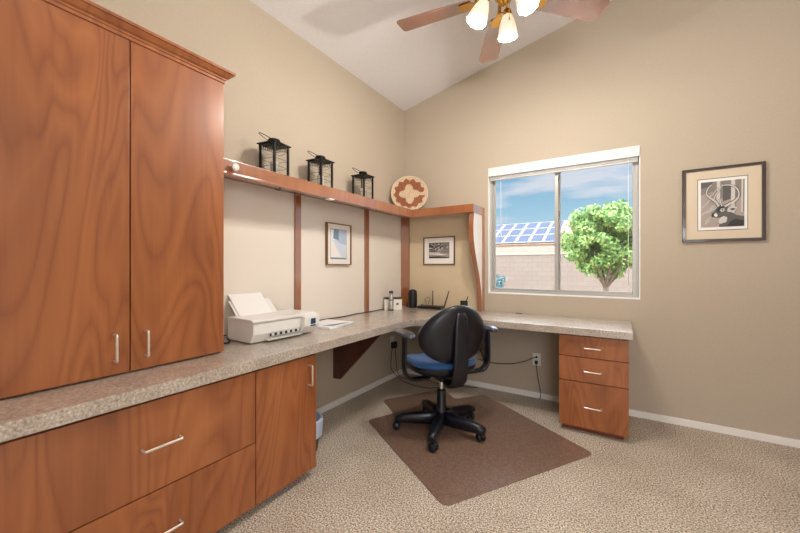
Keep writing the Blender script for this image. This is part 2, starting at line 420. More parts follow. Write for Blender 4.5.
# brackets carrying the worktop
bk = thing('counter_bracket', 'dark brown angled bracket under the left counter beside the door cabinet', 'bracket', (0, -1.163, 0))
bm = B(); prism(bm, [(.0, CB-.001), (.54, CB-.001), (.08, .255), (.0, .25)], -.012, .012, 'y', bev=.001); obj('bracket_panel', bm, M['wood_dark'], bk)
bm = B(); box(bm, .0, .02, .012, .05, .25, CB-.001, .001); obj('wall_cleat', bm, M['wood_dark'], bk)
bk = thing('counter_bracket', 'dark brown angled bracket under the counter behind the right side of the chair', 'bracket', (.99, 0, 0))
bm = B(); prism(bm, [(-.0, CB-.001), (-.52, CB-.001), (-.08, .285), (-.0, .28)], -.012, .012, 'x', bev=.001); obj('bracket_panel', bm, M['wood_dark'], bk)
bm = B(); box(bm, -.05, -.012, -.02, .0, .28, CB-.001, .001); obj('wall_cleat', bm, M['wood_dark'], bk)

# ------------------------------------------------------------------ corner wall shelf
sh = thing('corner_shelf', 'L-shaped cherry wall shelf with upright battens above the counter', 'shelf')
SZ0, SZ1 = 1.728, 1.805; SD = .30; SE = .955; SY = .325
bm = B(); prism(bm, [(.003, -2.386), (SD-.02, -2.386), (SD-.02, -SY+.02), (SE-.02, -SY+.02), (SE-.02, -.003), (.003, -.003)], SZ1-.028, SZ1-.001, 'z'); obj('shelf_board', bm, M['wood_trim'], sh)
bm = B(); box(bm, SD-.02, SD, -2.386, -SY, SZ0, SZ1, .002); box(bm, SD-.035, SD+.004, -2.386, -SY-.004, SZ0-.006, SZ0+.006, .002); obj('fascia', bm, M['wood_trim'], sh)
bm = B(); box(bm, SD-.02, SE, -SY, -SY+.02, SZ0, SZ1, .002); obj('fascia', bm, M['wood_trim'], sh)
bm = B(); box(bm, SE-.02, SE, -SY+.021, -.003, SZ0, SZ1, .002); obj('end_fascia', bm, M['wood_trim'], sh)
for (x0, x1, y0, y1) in ((.003, .03, -1.61, -1.56), (.003, .03, -.75, -.70)):
    bm = B(); box(bm, x0, x1, y0, y1, CT+.0005, SZ1-.029, .002); obj('batten', bm, M['wood_trim'], sh)
bm = B(); prism(bm, [(.003, -.075), (.012, -.078), (.078, -.012), (.075, -.003), (.003, -.003)], CT+.0005, SZ1-.029, 'z'); obj('corner_batten', bm, M['wood_trim'], sh)
bm = B(); box(bm, .91, .955, -.058, -.003, CT+.0005, SZ0-.001, .002); obj('batten', bm, M['wood_trim'], sh)
# curved end bracket
cur = [(-.30, SZ0), (-.318, 1.62), (-.312, 1.50), (-.285, 1.40), (-.235, 1.29), (-.175, 1.17), (-.125, 1.05), (-.095, .93), (-.085, .85), (-.085, CT+.001)]
sm = [(p.x, p.y) for p in smooth_path([(a, b, 0) for a, b in cur], 4)]
bm = B(); prism(bm, [(-.059, SZ0+.001)] + sm + [(-.059, CT+.001)], .918, .948, 'x'); obj('curved_end_panel', bm, M['panel'], sh)  # cream colour stands in for window glare on the outer face
bm = B()
lo = [(a, b) for a, b in sm]; hi = [(a+.012, b) for a, b in sm]
for i in range(len(lo)-1):
    prism(bm, [lo[i], lo[i+1], (lo[i+1][0]-.006, lo[i+1][1]), (lo[i][0]-.006, lo[i][1])], .914, .955, 'x')
bmesh.ops.remove_doubles(bm, verts=bm.verts[:], dist=1e-5)
obj('edge_band', bm, M['wood_trim'], sh)
# cream backing panels
for (y0, y1) in ((-2.386, -1.612), (-1.558, -.752), (-.698, -.082)):
    bm = B(); box(bm, .001, .01, y0, y1, CT+.001, SZ1-.03); obj('back_panel', bm, M['panel'], sh)
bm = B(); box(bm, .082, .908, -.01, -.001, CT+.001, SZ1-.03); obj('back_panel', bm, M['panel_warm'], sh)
kn = thing('white_knob', 'round white knob on the front edge of the shelf beside the tall cabinet', 'knob', (SD, -2.29, 1.765), rot=(0, PI/2, 0))
bm = B(); lathe(bm, [(0, .0005), (.012, .0005), (.01, .01), (.02, .02), (.022, .027), (.018, .034), (0, .036)], seg=20); obj('knob_head', bm, M['plastic'], kn)
bm = B(); tube(bm, smooth_path([(SD-.03, -1.95, SZ0-.006), (SD-.03, -1.95, SZ0-.016), (SD-.03, -1.962, SZ0-.022), (SD-.03, -1.985, SZ0-.018)], 4), .004, 6)
tag(obj('cup_hook', bm, M['iron']), 'small dark hook under the shelf below the nearest lantern', 'hook')
bm = B(); box(bm, SD-.03, SD+.012, -1.545, -1.49, SZ0-.016, SZ0-.0065, .003)
tag(obj('cable_clip', bm, M['plastic']), 'small white clip under the shelf edge below the middle lantern', 'clip')

# ------------------------------------------------------------------ lanterns
lan = thing('candle_lantern', 'black metal candle lantern on the shelf nearest the tall cabinet', 'lantern', (.15, -1.90, SZ1), 0, 'lanterns on the shelf')
a = .062
bm = B(); box(bm, -a-.008, a+.008, -a-.008, a+.008, 0, .012, .002); obj('lantern_base', bm, M['iron'], lan)
for sx in (-1, 1):
    for sy in (-1, 1):
        bm = B(); box(bm, sx*a-.0065, sx*a+.0065, sy*a-.0065, sy*a+.0065, .012, .222, .001); obj('post', bm, M['iron'], lan)
bm = B(); box(bm, -a-.016, a+.016, -a-.016, a+.016, .222, .229, .002)
pr = [(.079, .229), (.04, .243), (.034, .244)]
box(bm, -.05, .05, -.05, .05, .229, .236, .003)
lathe(bm, [(.024, .236), (.024, .25), (.038, .252), (.038, .262), (.03, .266), (0, .267)], seg=24)
obj('lantern_roof', bm, M['iron'], lan)
bm = B()
for s in (-1, 1):
    for z, arc in ((.2, 0), (.175, 1), (.125, 0), (.075, 0)):
        for ax in (0, 1):
            pts = []
            for i in range(9):
                t = -1+2*i/8; zz = z + (0 if not arc else .022*(t*t))
                p = (t*(a-.004), s*a, zz) if ax == 0 else (s*a, t*(a-.004), zz)
                pts.append(p)
            tube(bm, pts, .0013, 5)
    for k in range(7):
        t = -1+2*(k+.5)/7
        for ax in (0, 1):
            p = (t*a, s*a) if ax == 0 else (s*a, t*a)
            tube(bm, [(p[0], p[1], .2), (p[0], p[1], .222)], .0025, 5)
obj('wire_grille', bm, M['iron'], lan)
bm = B()
for s in (-1, 1):
    box(bm, -a+.006, a-.006, s*(a-.004)-.001, s*(a-.004)+.001, .013, .218); box(bm, s*(a-.004)-.001, s*(a-.004)+.001, -a+.006, a-.006, .013, .218)
obj('glass_panes', bm, M['glass'], lan)
bm = B(); cyl(bm, (0, 0), .026, .0125, .115, 20, bev=.003); c = obj('candle', bm, M['candle'], lan)
bm = B(); tube(bm, [(0, 0, .114), (.001, 0, .126)], .0015, 5); obj('wick', bm, M['wick'], c)
bm = B(); pts = []
for i in range(17):
    t = PI*i/16; u = math.cos(t); v = math.sin(t)
    # bail tipped over towards the tall cabinet
    pts.append((.03*u*.85 - v*.05, -.03*u*.5 - v*.085, .245 + v*.045))
tube(bm, pts, .0022, 6); obj('bail_handle', bm, M['iron'], lan)
RL = math.radians(8)
lan.rotation_euler = (0, 0, RL)
dup(lan, (.15, -1.475, SZ1), math.radians(4), 'black metal candle lantern in the middle of the three on the shelf')
dup(lan, (.15, -.95, SZ1), math.radians(0), 'black metal candle lantern on the shelf nearest the woven basket')

# ------------------------------------------------------------------ woven basket plaque
R0 = .190
bs = thing('woven_basket', 'round flat coiled basket with rust and straw pattern leaning in the corner on the shelf', 'basket')
bm = B(); NR, NA = 46, 144
def patt(r, t):
    # four-pointed straw star inside a stepped rust ring
    tooth = .77 + .13*abs(((t*13/(2*PI)+.3) % 1)-.5)*2
    if r > tooth: return 0
    if abs(t if t < PI else t-2*PI) < .10+.05*r and r > .3: return 0
    q = abs(math.cos(2*(t-.06))); star = .34+.25*q**1.5
    if r < star: return 0
    return 1
rows = []
for j in range(NR+1):
    r = R0*j/NR; row = []
    if j == 0: row = [bm.verts.new((0, 0, .0))]
    else:
        zz = .004*math.sin(j*PI/2+.5) + .022*(j/NR)**2.5
        row = [bm.verts.new((r*math.cos(2*PI*i/NA), r*math.sin(2*PI*i/NA), zz)) for i in range(NA)]
    rows.append(row)
for j in range(NR):
    for i in range(NA):
        k = (i+1) % NA; a_, b_ = rows[j], rows[j+1]
        f = bm.faces.new([a_[0], b_[i], b_[k]]) if j == 0 else bm.faces.new([a_[i], b_[i], b_[k], a_[k]])
        f.material_index = patt((j+.5)/NR, 2*PI*(i+.5)/NA)
ext = bmesh.ops.extrude_face_region(bm, geom=bm.faces[:])
for v in [g for g in ext['geom'] if isinstance(g, bmesh.types.BMVert)]: v.co.z -= .009
o = obj('coiled_disc', bm, [M['straw'], M['rust']], bs)
bm = B(); tube(bm, [((R0+.002)*math.cos(2*PI*i/72), (R0+.002)*math.sin(2*PI*i/72), .018) for i in range(72)], .008, 8, closed=True); obj('rim', bm, M['straw'], bs)
hd = math.radians(32)
fwd = Vector((math.sin(hd), -math.cos(hd), 0))      # face direction
lean = math.radians(12)
zax = (fwd*math.cos(lean) + Vector((0, 0, 1))*math.sin(lean)).normalized()
xax = Vector((math.cos(hd), math.sin(hd), 0)); yax = zax.cross(xax).normalized()
m4 = Matrix((xax, yax, zax)).transposed().to_4x4(); m4.translation = Vector((.20, -.215, SZ1+.192))
bs.matrix_world = m4

# ------------------------------------------------------------------ framed pictures
def picture(name, label, loc, rz, w, h, bw, depth, fmat, mmat, mats, draw, pr_rect, glass=True):
    t = thing(name, label, 'picture', loc, rz)
    bm = B()
    def bar(poly): prism(bm, poly, -depth, -.001, 'y', bev=.0015)
    bar([(-w/2, -h/2), (w/2, -h/2), (w/2-bw, -h/2+bw), (-w/2+bw, -h/2+bw)])
    bar([(-w/2, h/2), (w/2, h/2), (w/2-bw, h/2-bw), (-w/2+bw, h/2-bw)])
    bar([(-w/2, -h/2), (-w/2, h/2), (-w/2+bw, h/2-bw), (-w/2+bw, -h/2+bw)])
    bar([(w/2, -h/2), (w/2, h/2), (w/2-bw, h/2-bw), (w/2-bw, -h/2+bw)])
    obj('picture_frame', bm, fmat, t)
    bm = B(); box(bm, -w/2+bw*.8, w/2-bw*.8, -depth*.55, -.002, -h/2+bw*.8, h/2-bw*.8); obj('picture_mat', bm, mmat, t)
    x0, x1, z0, z1 = pr_rect; y0 = -depth*.55-.0006
    bm = B(); layer = [0]
    def poly(pts, mi, lift=1):
        layer[0] += 1; y = y0-.00006*layer[0]
        vs = [bm.verts.new((x0+u*(x1-x0), y, z0+v*(z1-z0))) for u, v in pts]
        try: f = bm.faces.new(vs); f.material_index = mi
        except ValueError: pass
    def stroke(pts, wd, mi):
        pts = [Vector((p[0], p[1], 0)) for p in pts]; pts = smooth_path(pts, 5); n = len(pts)
        l_, r_ = [], []
        for i, p in enumerate(pts):
            d = (pts[min(i+1, n-1)]-pts[max(i-1, 0)]).normalized(); q = Vector((-d.y, d.x, 0)); ww = wd*(1-.6*i/n)/2
            l_.append(p+q*ww); r_.append(p-q*ww)
        for i in range(n-1):
            y = y0-.00006*(layer[0]+1)
            vs = [bm.verts.new((x0+c.x*(x1-x0), y, z0+c.y*(z1-z0))) for c in (l_[i], l_[i+1], r_[i+1], r_[i])]
            f = bm.faces.new(vs); f.material_index = mi
        layer[0] += 1
    draw(poly, stroke)
    # keep faces pointing outwards
    me = bpy.data.meshes.new('print'); bm.to_mesh(me); bm.free()
    for m in mats: me.materials.append(m)
    o = bpy.data.objects.new('print', me); COL.objects.link(o); o.parent = t
    return t
INK = [M['ink0'], M['ink1'], M['ink2'], M['ink3'], M['ink4'], M['ink5']]
def deer(poly, stroke):
    poly([(-.085, -.075), (1.085, -.075), (1.085, 1.075), (-.085, 1.075)], 1)
    poly([(-.07, -.06), (1.07, -.06), (1.07, 1.06), (-.07, 1.06)], 5)
    poly([(0, 0), (1, 0), (1, 1), (0, 1)], 3)
    poly([(0, .72), (.3, .78), (.42, .6), (.98, .62), (1, 1), (0, 1)], 2)
    poly([(0, .86), (.22, .9), (.3, 1), (0, 1)], 1)
    poly([(.52, .55), (.72, .6), (.74, .85), (.52, .95)], 1)
    for u0, u1 in ((.37, .48), (.7, .82), (.93, 1.0)):
        poly([(u0, .3), (u1, .3), (u1+.01, 1), (u0+.01, 1)], 4)
        poly([(u1-.03, .3), (u1, .3), (u1+.01, 1), (u1-.02, 1)], 2)
    rnd = random.Random(3)
    for i in range(26):
        u = rnd.random()*.42; v = rnd.random()*.55
        stroke([(u, v), (u+.06, v+.05), (u+.12, v+.05+.05*rnd.random())], .014, rnd.choice([2, 4, 4]))
    # body and neck
    poly([(.44, .0), (1, 0), (1, .21), (.86, .23), (.72, .3), (.66, .38), (.58, .42), (.5, .34), (.46, .2), (.42, .08)], 1)
    poly([(.6, .0), (1, 0), (1, .12), (.8, .16), (.68, .1)], 0)
    poly([(.44, .06), (.6, .1), (.62, .2), (.52, .24), (.45, .2), (.42, .12)], 4)
    # head
    poly([(.25, .25), (.3, .21), (.38, .2), (.46, .2), (.55, .24), (.63, .32), (.63, .42), (.54, .46), (.42, .46), (.36, .4), (.3, .33), (.26, .3)], 1)
    poly([(.36, .38), (.44, .44), (.54, .43), (.5, .34), (.42, .3)], 0)
    poly([(.3, .27), (.36, .31), (.4, .25), (.36, .21)], 5)
    poly([(.245, .26), (.28, .31), (.315, .28), (.29, .22), (.26, .22)], 0)
    poly([(.44, .355), (.49, .4), (.56, .39), (.55, .34), (.49, .325)], 4)
    poly([(.485, .355), (.5, .385), (.535, .375), (.525, .35)], 0)
    # ears
    poly([(.62, .38), (.72, .44), (.84, .4), (.8, .33), (.7, .31), (.62, .32)], 4)
    poly([(.66, .37), (.74, .4), (.82, .37), (.74, .34)], 1)
    # antlers
    for w_, c in ((.085, 0), (.05, 4)):
        stroke([(.56, .44), (.7, .5), (.84, .58), (.88, .7), (.82, .82), (.68, .89), (.5, .9)], w_, c)
        stroke([(.42, .45), (.34, .56), (.2, .66), (.13, .75), (.17, .86), (.25, .93)], w_, c)
        stroke([(.84, .6), (.76, .5), (.7, .48)], w_*.7, c)
        stroke([(.2, .66), (.3, .74), (.4, .86)], w_*.7, c)
        stroke([(.3, .6), (.36, .72), (.44, .8), (.5, .92)], w_*.7, c)
        stroke([(.5, .45), (.46, .55), (.49, .62)], w_*.7, c)
picture('framed_print', 'framed grey drawing of an antlered stag in a dark frame right of the window', (2.737, -.001, 1.678), 0, .454, .55, .02, .022, M['frame_dark'], M['mat_cream'], INK, deer, (-.118, .118, -.168, .168))
def land(poly, stroke):
    poly([(-.02, -.03), (1.02, -.03), (1.02, 1.03), (-.02, 1.03)], 1)
    poly([(0, 0), (1, 0), (1, 1), (0, 1)], 3)
    poly([(0, .45), (0, 1), (.6, 1), (.62, .7), (.5, .5), (.3, .42)], 1)
    poly([(.0, .5), (.15, .55), (.2, 1), (0, 1)], 0)
    poly([(.6, .3), (.62, .8), (.75, 1), (1, 1), (1, .3)], 2)
    poly([(.55, .55), (.62, .62), (.66, .95), (.56, 1), (.5, .8)], 0)
    rnd = random.Random(5)
    for i in range(70):
        u = rnd.random()*.92; v = .4+rnd.random()*.55
        stroke([(u, v), (u+.04, v+.05*rnd.random()), (u+.08, v)], .05, rnd.choice([0, 1, 2, 4, 5, 3]))
    poly([(0, .2), (.55, .26), (.55, .34), (0, .38)], 4)
    poly([(0, .08), (.5, .1), (1, .04), (1, 0), (0, 0)], 0)
    poly([(.1, .22), (.6, .18), (.95, .2), (.6, .26)], 5)
    stroke([(0, .42), (.3, .4), (.6, .42)], .03, 0)
picture('framed_photograph', 'small framed black and white landscape photograph under the shelf on the window wall', (.454, -.011, 1.389), 0, .371, .3, .01, .018, M['frame_thin'], M['mat_white'], INK, land, (-.115, .118, -.075, .085))
BL = [M['blue1'], M['blue2'], M['blue3'], M['ink5'], M['paper_blue']]
def abstract(poly, stroke):
    poly([(-.02, -.02), (1.02, -.02), (1.02, 1.02), (-.02, 1.02)], 4)
    poly([(0, 0), (1, 0), (1, 1), (0, 1)], 2)
    poly([(.15, .7), (.5, .62), (.5, 1), (.2, 1)], 4)
    poly([(.5, .55), (1, .5), (1, 1), (.5, 1)], 0)
    poly([(.1, .6), (.3, .68), (.95, .5), (.98, .05), (.7, .05)], 1)
    poly([(0, 0), (.62, 0), (.2, .6), (0, .5)], 3)
    poly([(.3, .66), (.55, .55), (1, .48), (1, .62), (.6, .64)], 0)
    poly([(0, 0), (1, 0), (1, .035), (0, .035)], 4)
picture('framed_watercolour', 'small pale blue abstract picture in a bronze frame under the shelf on the left wall', (.0105, -1.128, 1.414), PI/2, .31, .36, .008, .028, M['frame_brown'], M['mat_white'], BL, abstract, (-.105, .095, -.125, .125))

# ------------------------------------------------------------------ printer
pr = thing('printer', 'white inkjet printer with raised paper tray on the left counter', 'printer', (.235, -1.965, CT), math.radians(-2))
# local: x towards the room (front), y along the counter. width 0.45, depth 0.28
bm = B()
prism(bm, [(-.13, .006), (.105, .006), (.135, .055), (.135, .118), (.12, .126), (-.13, .126)], -.235, .10, 'y', bev=.006)
body = obj('printer_body', bm, M['plastic'], pr)
bm = B(); prism(bm, [(-.12, .1265), (.122, .1265), (.142, .122), (.146, .133), (.12, .142), (-.12, .142)], -.242, .225, 'y', bev=.004); obj('scanner_lid', bm, M['plastic'], pr)
bm = B(); prism(bm, [(-.13, .006), (.11, .006), (.17, .06), (.175, .12), (.15, .126), (-.13, .126)], .1, .225, 'y', bev=.006); pn = obj('control_panel', bm, M['plastic'], pr)
bm = B(); box(bm, .170, .1765, .15, .188, .072, .108, .002); box(bm, .166, .1755, .15, .188, .058, .066, .001)
obj('display', bm, M['screen'], pn)
bm = B(); box(bm, .1345, .1365, -.13, .09, .034, .05, .0); obj('output_slot', bm, M['dark_slot'], pr)
bm = B()
for i in range(6): box(bm, .1368, .139, -.118+i*.037, -.1+i*.037, .035, .06, .001)
obj('slot_ribs', bm, M['plastic2'], pr)
bm = B(); prism(bm, [(.08, .012), (.15, .012), (.152, .022), (.08, .022)], -.15, .095, 'y', bev=.002); obj('output_tray', bm, M['plastic2'], pr)
bm = B(); box(bm, .1, .11, -.02, .07, .142, .1428); box(bm, .118, .124, 0.0, .07, .1419, .1427); obj('lid_marking', bm, M['plastic2'], pr)
tilt = Matrix.Translation((-.075, -.03, .125)) @ Matrix.Rotation(math.radians(-46), 4, 'Y')
bm = B(); box(bm, -.006, 0, -.17, .12, 0, .15, .002, rot=tilt); obj('paper_support', bm, M['plastic'], pr)
bm = B(); box(bm, .0015, .0055, -.155, .07, -.01, .2, 0, rot=tilt); box(bm, .006, .0068, -.15, .075, -.01, .195, 0, rot=tilt); obj('paper', bm, M['paper'], pr)
bm = B(); cyl(bm, (.22, .0), .0, 0, 0) if False else None
bm = B(); tube(bm, smooth_path([(.075, -2.19, .80), (.06, -2.25, .79), (.12, -2.29, .782), (.2, -2.27, .781), (.16, -2.22, .781), (.10, -2.2, .785)], 6), .004, 6)
tag(obj('printer_cable', bm, M['cable']), 'short black cord bunched on the counter between tall cabinet and printer', 'cable')
bm = B(); tube(bm, smooth_path([(.05, -1.7, .7795), (.035, -1.5, .7795), (.028, -1.3, .7795), (.05, -1.1, .7795), (.03, -.9, .7795), (.045, -.72, .7795), (.04, -.5, .7795), (.05, -.36, .7795)], 8), .004, 6)
tag(obj('data_cable', bm, M['cable']), 'thin dark cable lying along the back of the left counter', 'cable')

# brochure stack
bt = thing('brochure', 'white folded brochure with pale blue print lying beside the printer', 'brochure', (.25, -1.48, CT), math.radians(6))
bm = B(); box(bm, -.14, .12, -.15, .15, .0005, .012, .001); obj('pages', bm, M['paper'], bt)
bm = B()
vs = [(-.14, -.15, .013), (.12, -.15, .013), (.13, .02, .022), (.1, .17, .016), (-.14, .15, .013)]
prism(bm, [(-.14, -.15), (.115, -.15), (.13, .0), (.13, .15), (-.14, .15)], .0122, .0165, 'z'); obj('cover', bm, M['paper'], bt)
bm = B(); prism(bm, [(.02, -.11), (.1, -.1), (.115, .1), (.09, .08)], .0166, .0172, 'z'); obj('cover_print', bm, M['paper_blue'], bt)

# ------------------------------------------------------------------ small things at the corner
def wbox(name, label, cx, cy, w, h, logo):
    t = thing(name, label, 'box', (cx, cy, CT), math.radians(38), 'small white boxes in the corner')
    bm = B(); box(bm, -w/2, w/2, -.04, .04, .0, h-.018, .002); obj('box_body', bm, M['mat_white'], t)
    bm = B(); box(bm, -w/2-.001, w/2+.001, -.041, .041, h-.018, h, .002); obj('box_lid', bm, M['box_lid'], t)
    if logo:
        bm = B(); prism(bm, [(-.014, .055), (-.006, .068), (.004, .072), (.014, .062), (.012, .048), (.002, .052), (-.006, .046)], -.0412, -.0405, 'y'); obj('printed_mark', bm, M['box_lid'], t)
    return t
wbox('small_box', 'small white box with dark lid behind the clear flask, left of its pair', .07, -.43, .08, .125, False)
wbox('small_box', 'small white box with dark lid and printed mark, nearest the corner batten', .142, -.370, .095, .125, True)
fl = thing('flask', 'slim clear flask with dark cap standing in front of the white boxes', 'flask', (.142, -.48, CT))
bm = B(); lathe(bm, [(0, .001), (.022, .001), (.024, .006), (.024, .11), (.019, .12), (.019, .178), (0, .179)], seg=20); obj('flask_body', bm, M['silver'], fl)
bm = B(); lathe(bm, [(.0195, .176), (.022, .177), (.022, .194), (.019, .198), (0, .199)], seg=20); obj('cap', bm, M['box_lid'], fl)
bm = B(); lathe(bm, [(.0245, .0), (.026, .002), (.026, .01), (.0245, .012)], seg=20); obj('band', bm, M['box_lid'], fl); bm = B(); lathe(bm, [(.0243, .1), (.0255, .102), (.0255, .108), (.0243, .11)], seg=20); obj('band', bm, M['box_lid'], fl)

sp = thing('round_speaker', 'black cylindrical speaker standing in the corner beside the router', 'speaker', (.205, -.155, CT))
bm = B(); lathe(bm, [(0, .001), (.042, .001), (.047, .008), (.049, .06), (.049, .14), (.046, .178), (.036, .19), (0, .192)], seg=28); obj('speaker_body', bm, M['black_plastic'], sp)
bm = B(); lathe(bm, [(.0, .1921), (.026, .192), (.024, .196), (0, .197)], seg=24); obj('top_cap', bm, M['iron'], sp)
ro = thing('router', 'black router with two raised antennas on the corner of the counter', 'router', (.42, -.13, CT), math.radians(8))
bm = B(); prism(bm, [(-.14, -.06), (.12, -.075), (.13, .05), (-.12, .06)], .004, .03, 'z', bev=.006); obj('router_body', bm, M['black_plastic'], ro)
for x, dx, h in ((-.005, .0, .185), (.118, .055, .185)):
    bm = B(); tube(bm, [(x, .058, .015), (x+dx*.15, .06, .03), (x+dx, .062, h)], .0055, 8, rs=[.007, .0065, .0045]); obj('antenna', bm, M['iron'], ro)
bm = B(); tube(bm, smooth_path([(.31, -.06, .785), (.315, -.05, .83), (.30, -.045, .86), (.325, -.04, .885), (.355, -.045, .87), (.35, -.05, .84), (.335, -.06, .8), (.31, -.075, .781)], 6), .0028, 6)
tag(obj('coiled_cable', bm, M['cable_grey']), 'thin grey looped cable rising behind the router', 'cable')
bm = B(); tube(bm, smooth_path([(.248, -.1, .79), (.27, -.05, .80), (.25, -.03, .80), (.22, -.06, .782), (.14, -.09, .781), (.1, -.13, .781)], 6), .003, 6)
tag(obj('speaker_cable', bm, M['cable']), 'short black cable behind the cylindrical speaker', 'cable')
cu = thing('pen_cup', 'square black pen cup on the counter behind the chair back', 'cup', (.79, -.14, CT), math.radians(20))
bm = B()
for (x0, x1, y0, y1, z0, z1) in ((-.036, .036, -.036, .036, 0.0005, .004), (-.036, -.033, -.036, .036, .004, .1), (.033, .036, -.036, .036, .004, .1), (-.033, .033, -.036, -.033, .004, .1), (-.033, .033, .033, .036, .004, .1)): box(bm, x0, x1, y0, y1, z0, z1)
obj('cup_body', bm, M['black_plastic'], cu)
bm = B(); tube(bm, [(.745-.79+.03, .0, .006), (.04, .005, .145)], .0045, 8)
for v in bm.verts: pass
pn_ = obj('pen', bm, M['iron']); pn_.location = (.79, -.14, CT); tag(pn_, 'dark pen leaning out of the square black cup', 'pen')
bm = B(); box(bm, .60, .68, -.14, -.06, CT+.0003, CT+.004); tag(obj('note_pad', bm, M['note']), 'pale yellow note pad lying between router and pen cup', 'notepad')

# ------------------------------------------------------------------ outlets and cords
def outlet(label, loc, rz):
    t = thing('wall_outlet', label, 'outlet', loc, rz)
    bm = B(); box(bm, -.036, .036, -.006, -.0005, -.058, .058, .002); obj('cover_plate', bm, M['outlet'], t)
    for z in (-.026, .026):
        bm = B(); box(bm, -.016, .016, -.008, -.006, z-.014, z+.014, .001)
        r_ = obj('receptacle', bm, M['plastic'], t)
        bm = B()
        for x in (-.006, .006): box(bm, x-.001, x+.001, -.0085, -.008, z-.004, z+.006)
        obj('slots', bm, M['dark_slot'], r_)
    return t
outlet('white wall outlet left of the drawer pedestal', (1.452, 0, .357), 0)
bm = B(); box(bm, 1.44, 1.464, -.034, -.009, .318, .346, .004)
box(bm, 1.446, 1.46, -.03, -.009, .372, .388, .003)
tube(bm, smooth_path([(1.453, -.03, .38), (1.42, -.034, .37), (1.35, -.03, .33), (1.22, -.02, .285), (1.05, -.03, .27), (.9, -.05, .29)], 8), .0035, 6)
tube(bm, smooth_path([(1.453, -.034, .33), (1.462, -.04, .25), (1.478, -.04, .15), (1.495, -.045, .07), (1.49, -.05, .005)], 8), .003, 6)
tag(obj('plugged_cord', bm, M['cable']), 'dark cords plugged into the outlet beside the pedestal', 'cable')
outlet('white wall outlet under the left counter behind the armrest', (0, -.25, .40), PI/2)
bm = B(); box(bm, .009, .05, -.29, -.22, .335, .4, .006)
tube(bm, smooth_path([(.03, -.29, .34), (.03, -.31, .25), (.025, -.3, .12), (.05, -.22, .02), (.2, -.3, .006), (.45, -.34, .006), (.62, -.22, .006), (.75, -.12, .006)], 8), .003, 6)
tube(bm, smooth_path([(.03, -.23, .34), (.025, -.21, .2), (.03, -.18, .05), (.12, -.2, .006), (.3, -.1, .006), (.55, -.16, .006), (.9, -.06, .006)], 8), .003, 6)
tag(obj('power_adapter', bm, M['cable']), 'black adapter and cords on the outlet under the left counter', 'adapter')

# ------------------------------------------------------------------ waste bin
wb = thing('waste_bin', 'round waste bin with pale blue liner beyond the door cabinet', 'bin', (.335, -1.80, 0)); wb.scale = (.93, .93, .84)
bm = B(); lathe(bm, [(0, .003), (.088, .003), (.115, .25), (.112, .25), (.086, .008), (0, .008)], seg=32); obj('bin_body', bm, M['bin'], wb)
bm = B(); lathe(bm, [(.085, .03), (.109, .245), (.113, .256), (.121, .256), (.125, .24), (.121, .16), (.118, .15), (.1185, .12)], seg=40, flute=.02, nfl=11); obj('bin_liner', bm, M['liner'], wb)

# ------------------------------------------------------------------ chair mat
def rounded(pts, r, n=4):
    out = []; N = len(pts)
    for i in range(N):
        p = Vector(pts[i]).to_2d(); a_ = Vector(pts[i-1]).to_2d(); b_ = Vector(pts[(i+1) % N]).to_2d()
        ra = min(r, (a_-p).length*.45); rb = min(r, (b_-p).length*.45)
        q0 = p+(a_-p).normalized()*ra; q1 = p+(b_-p).normalized()*rb
        for k in range(n+1):
            t = k/n; q = (1-t)**2*q0+2*t*(1-t)*p+t*t*q1; out.append((q.x, q.y))
    return out
cmh = [(1.356, -1.815), (1.965, -.84), (1.016, -.205), (.83, -.46), (.625, -.27), (.285, -.83), (.53, -1.015), (.42, -1.235)]
bm = B(); prism(bm, rounded([(p[0], p[1], 0) for p in cmh], .05), .001, .0065, 'z')
tag(obj('chair_mat', bm, M['mat']), 'brown floor mat with lip lying on the carpet under the office chair', 'mat')

# ------------------------------------------------------------------ office chair
CH = math.radians(145)
ch = thing('office_chair', 'blue and black swivel office chair on five casters at the corner desk', 'chair', (.98, -1.06, .0065), CH)
base_rot = math.radians(68) - CH
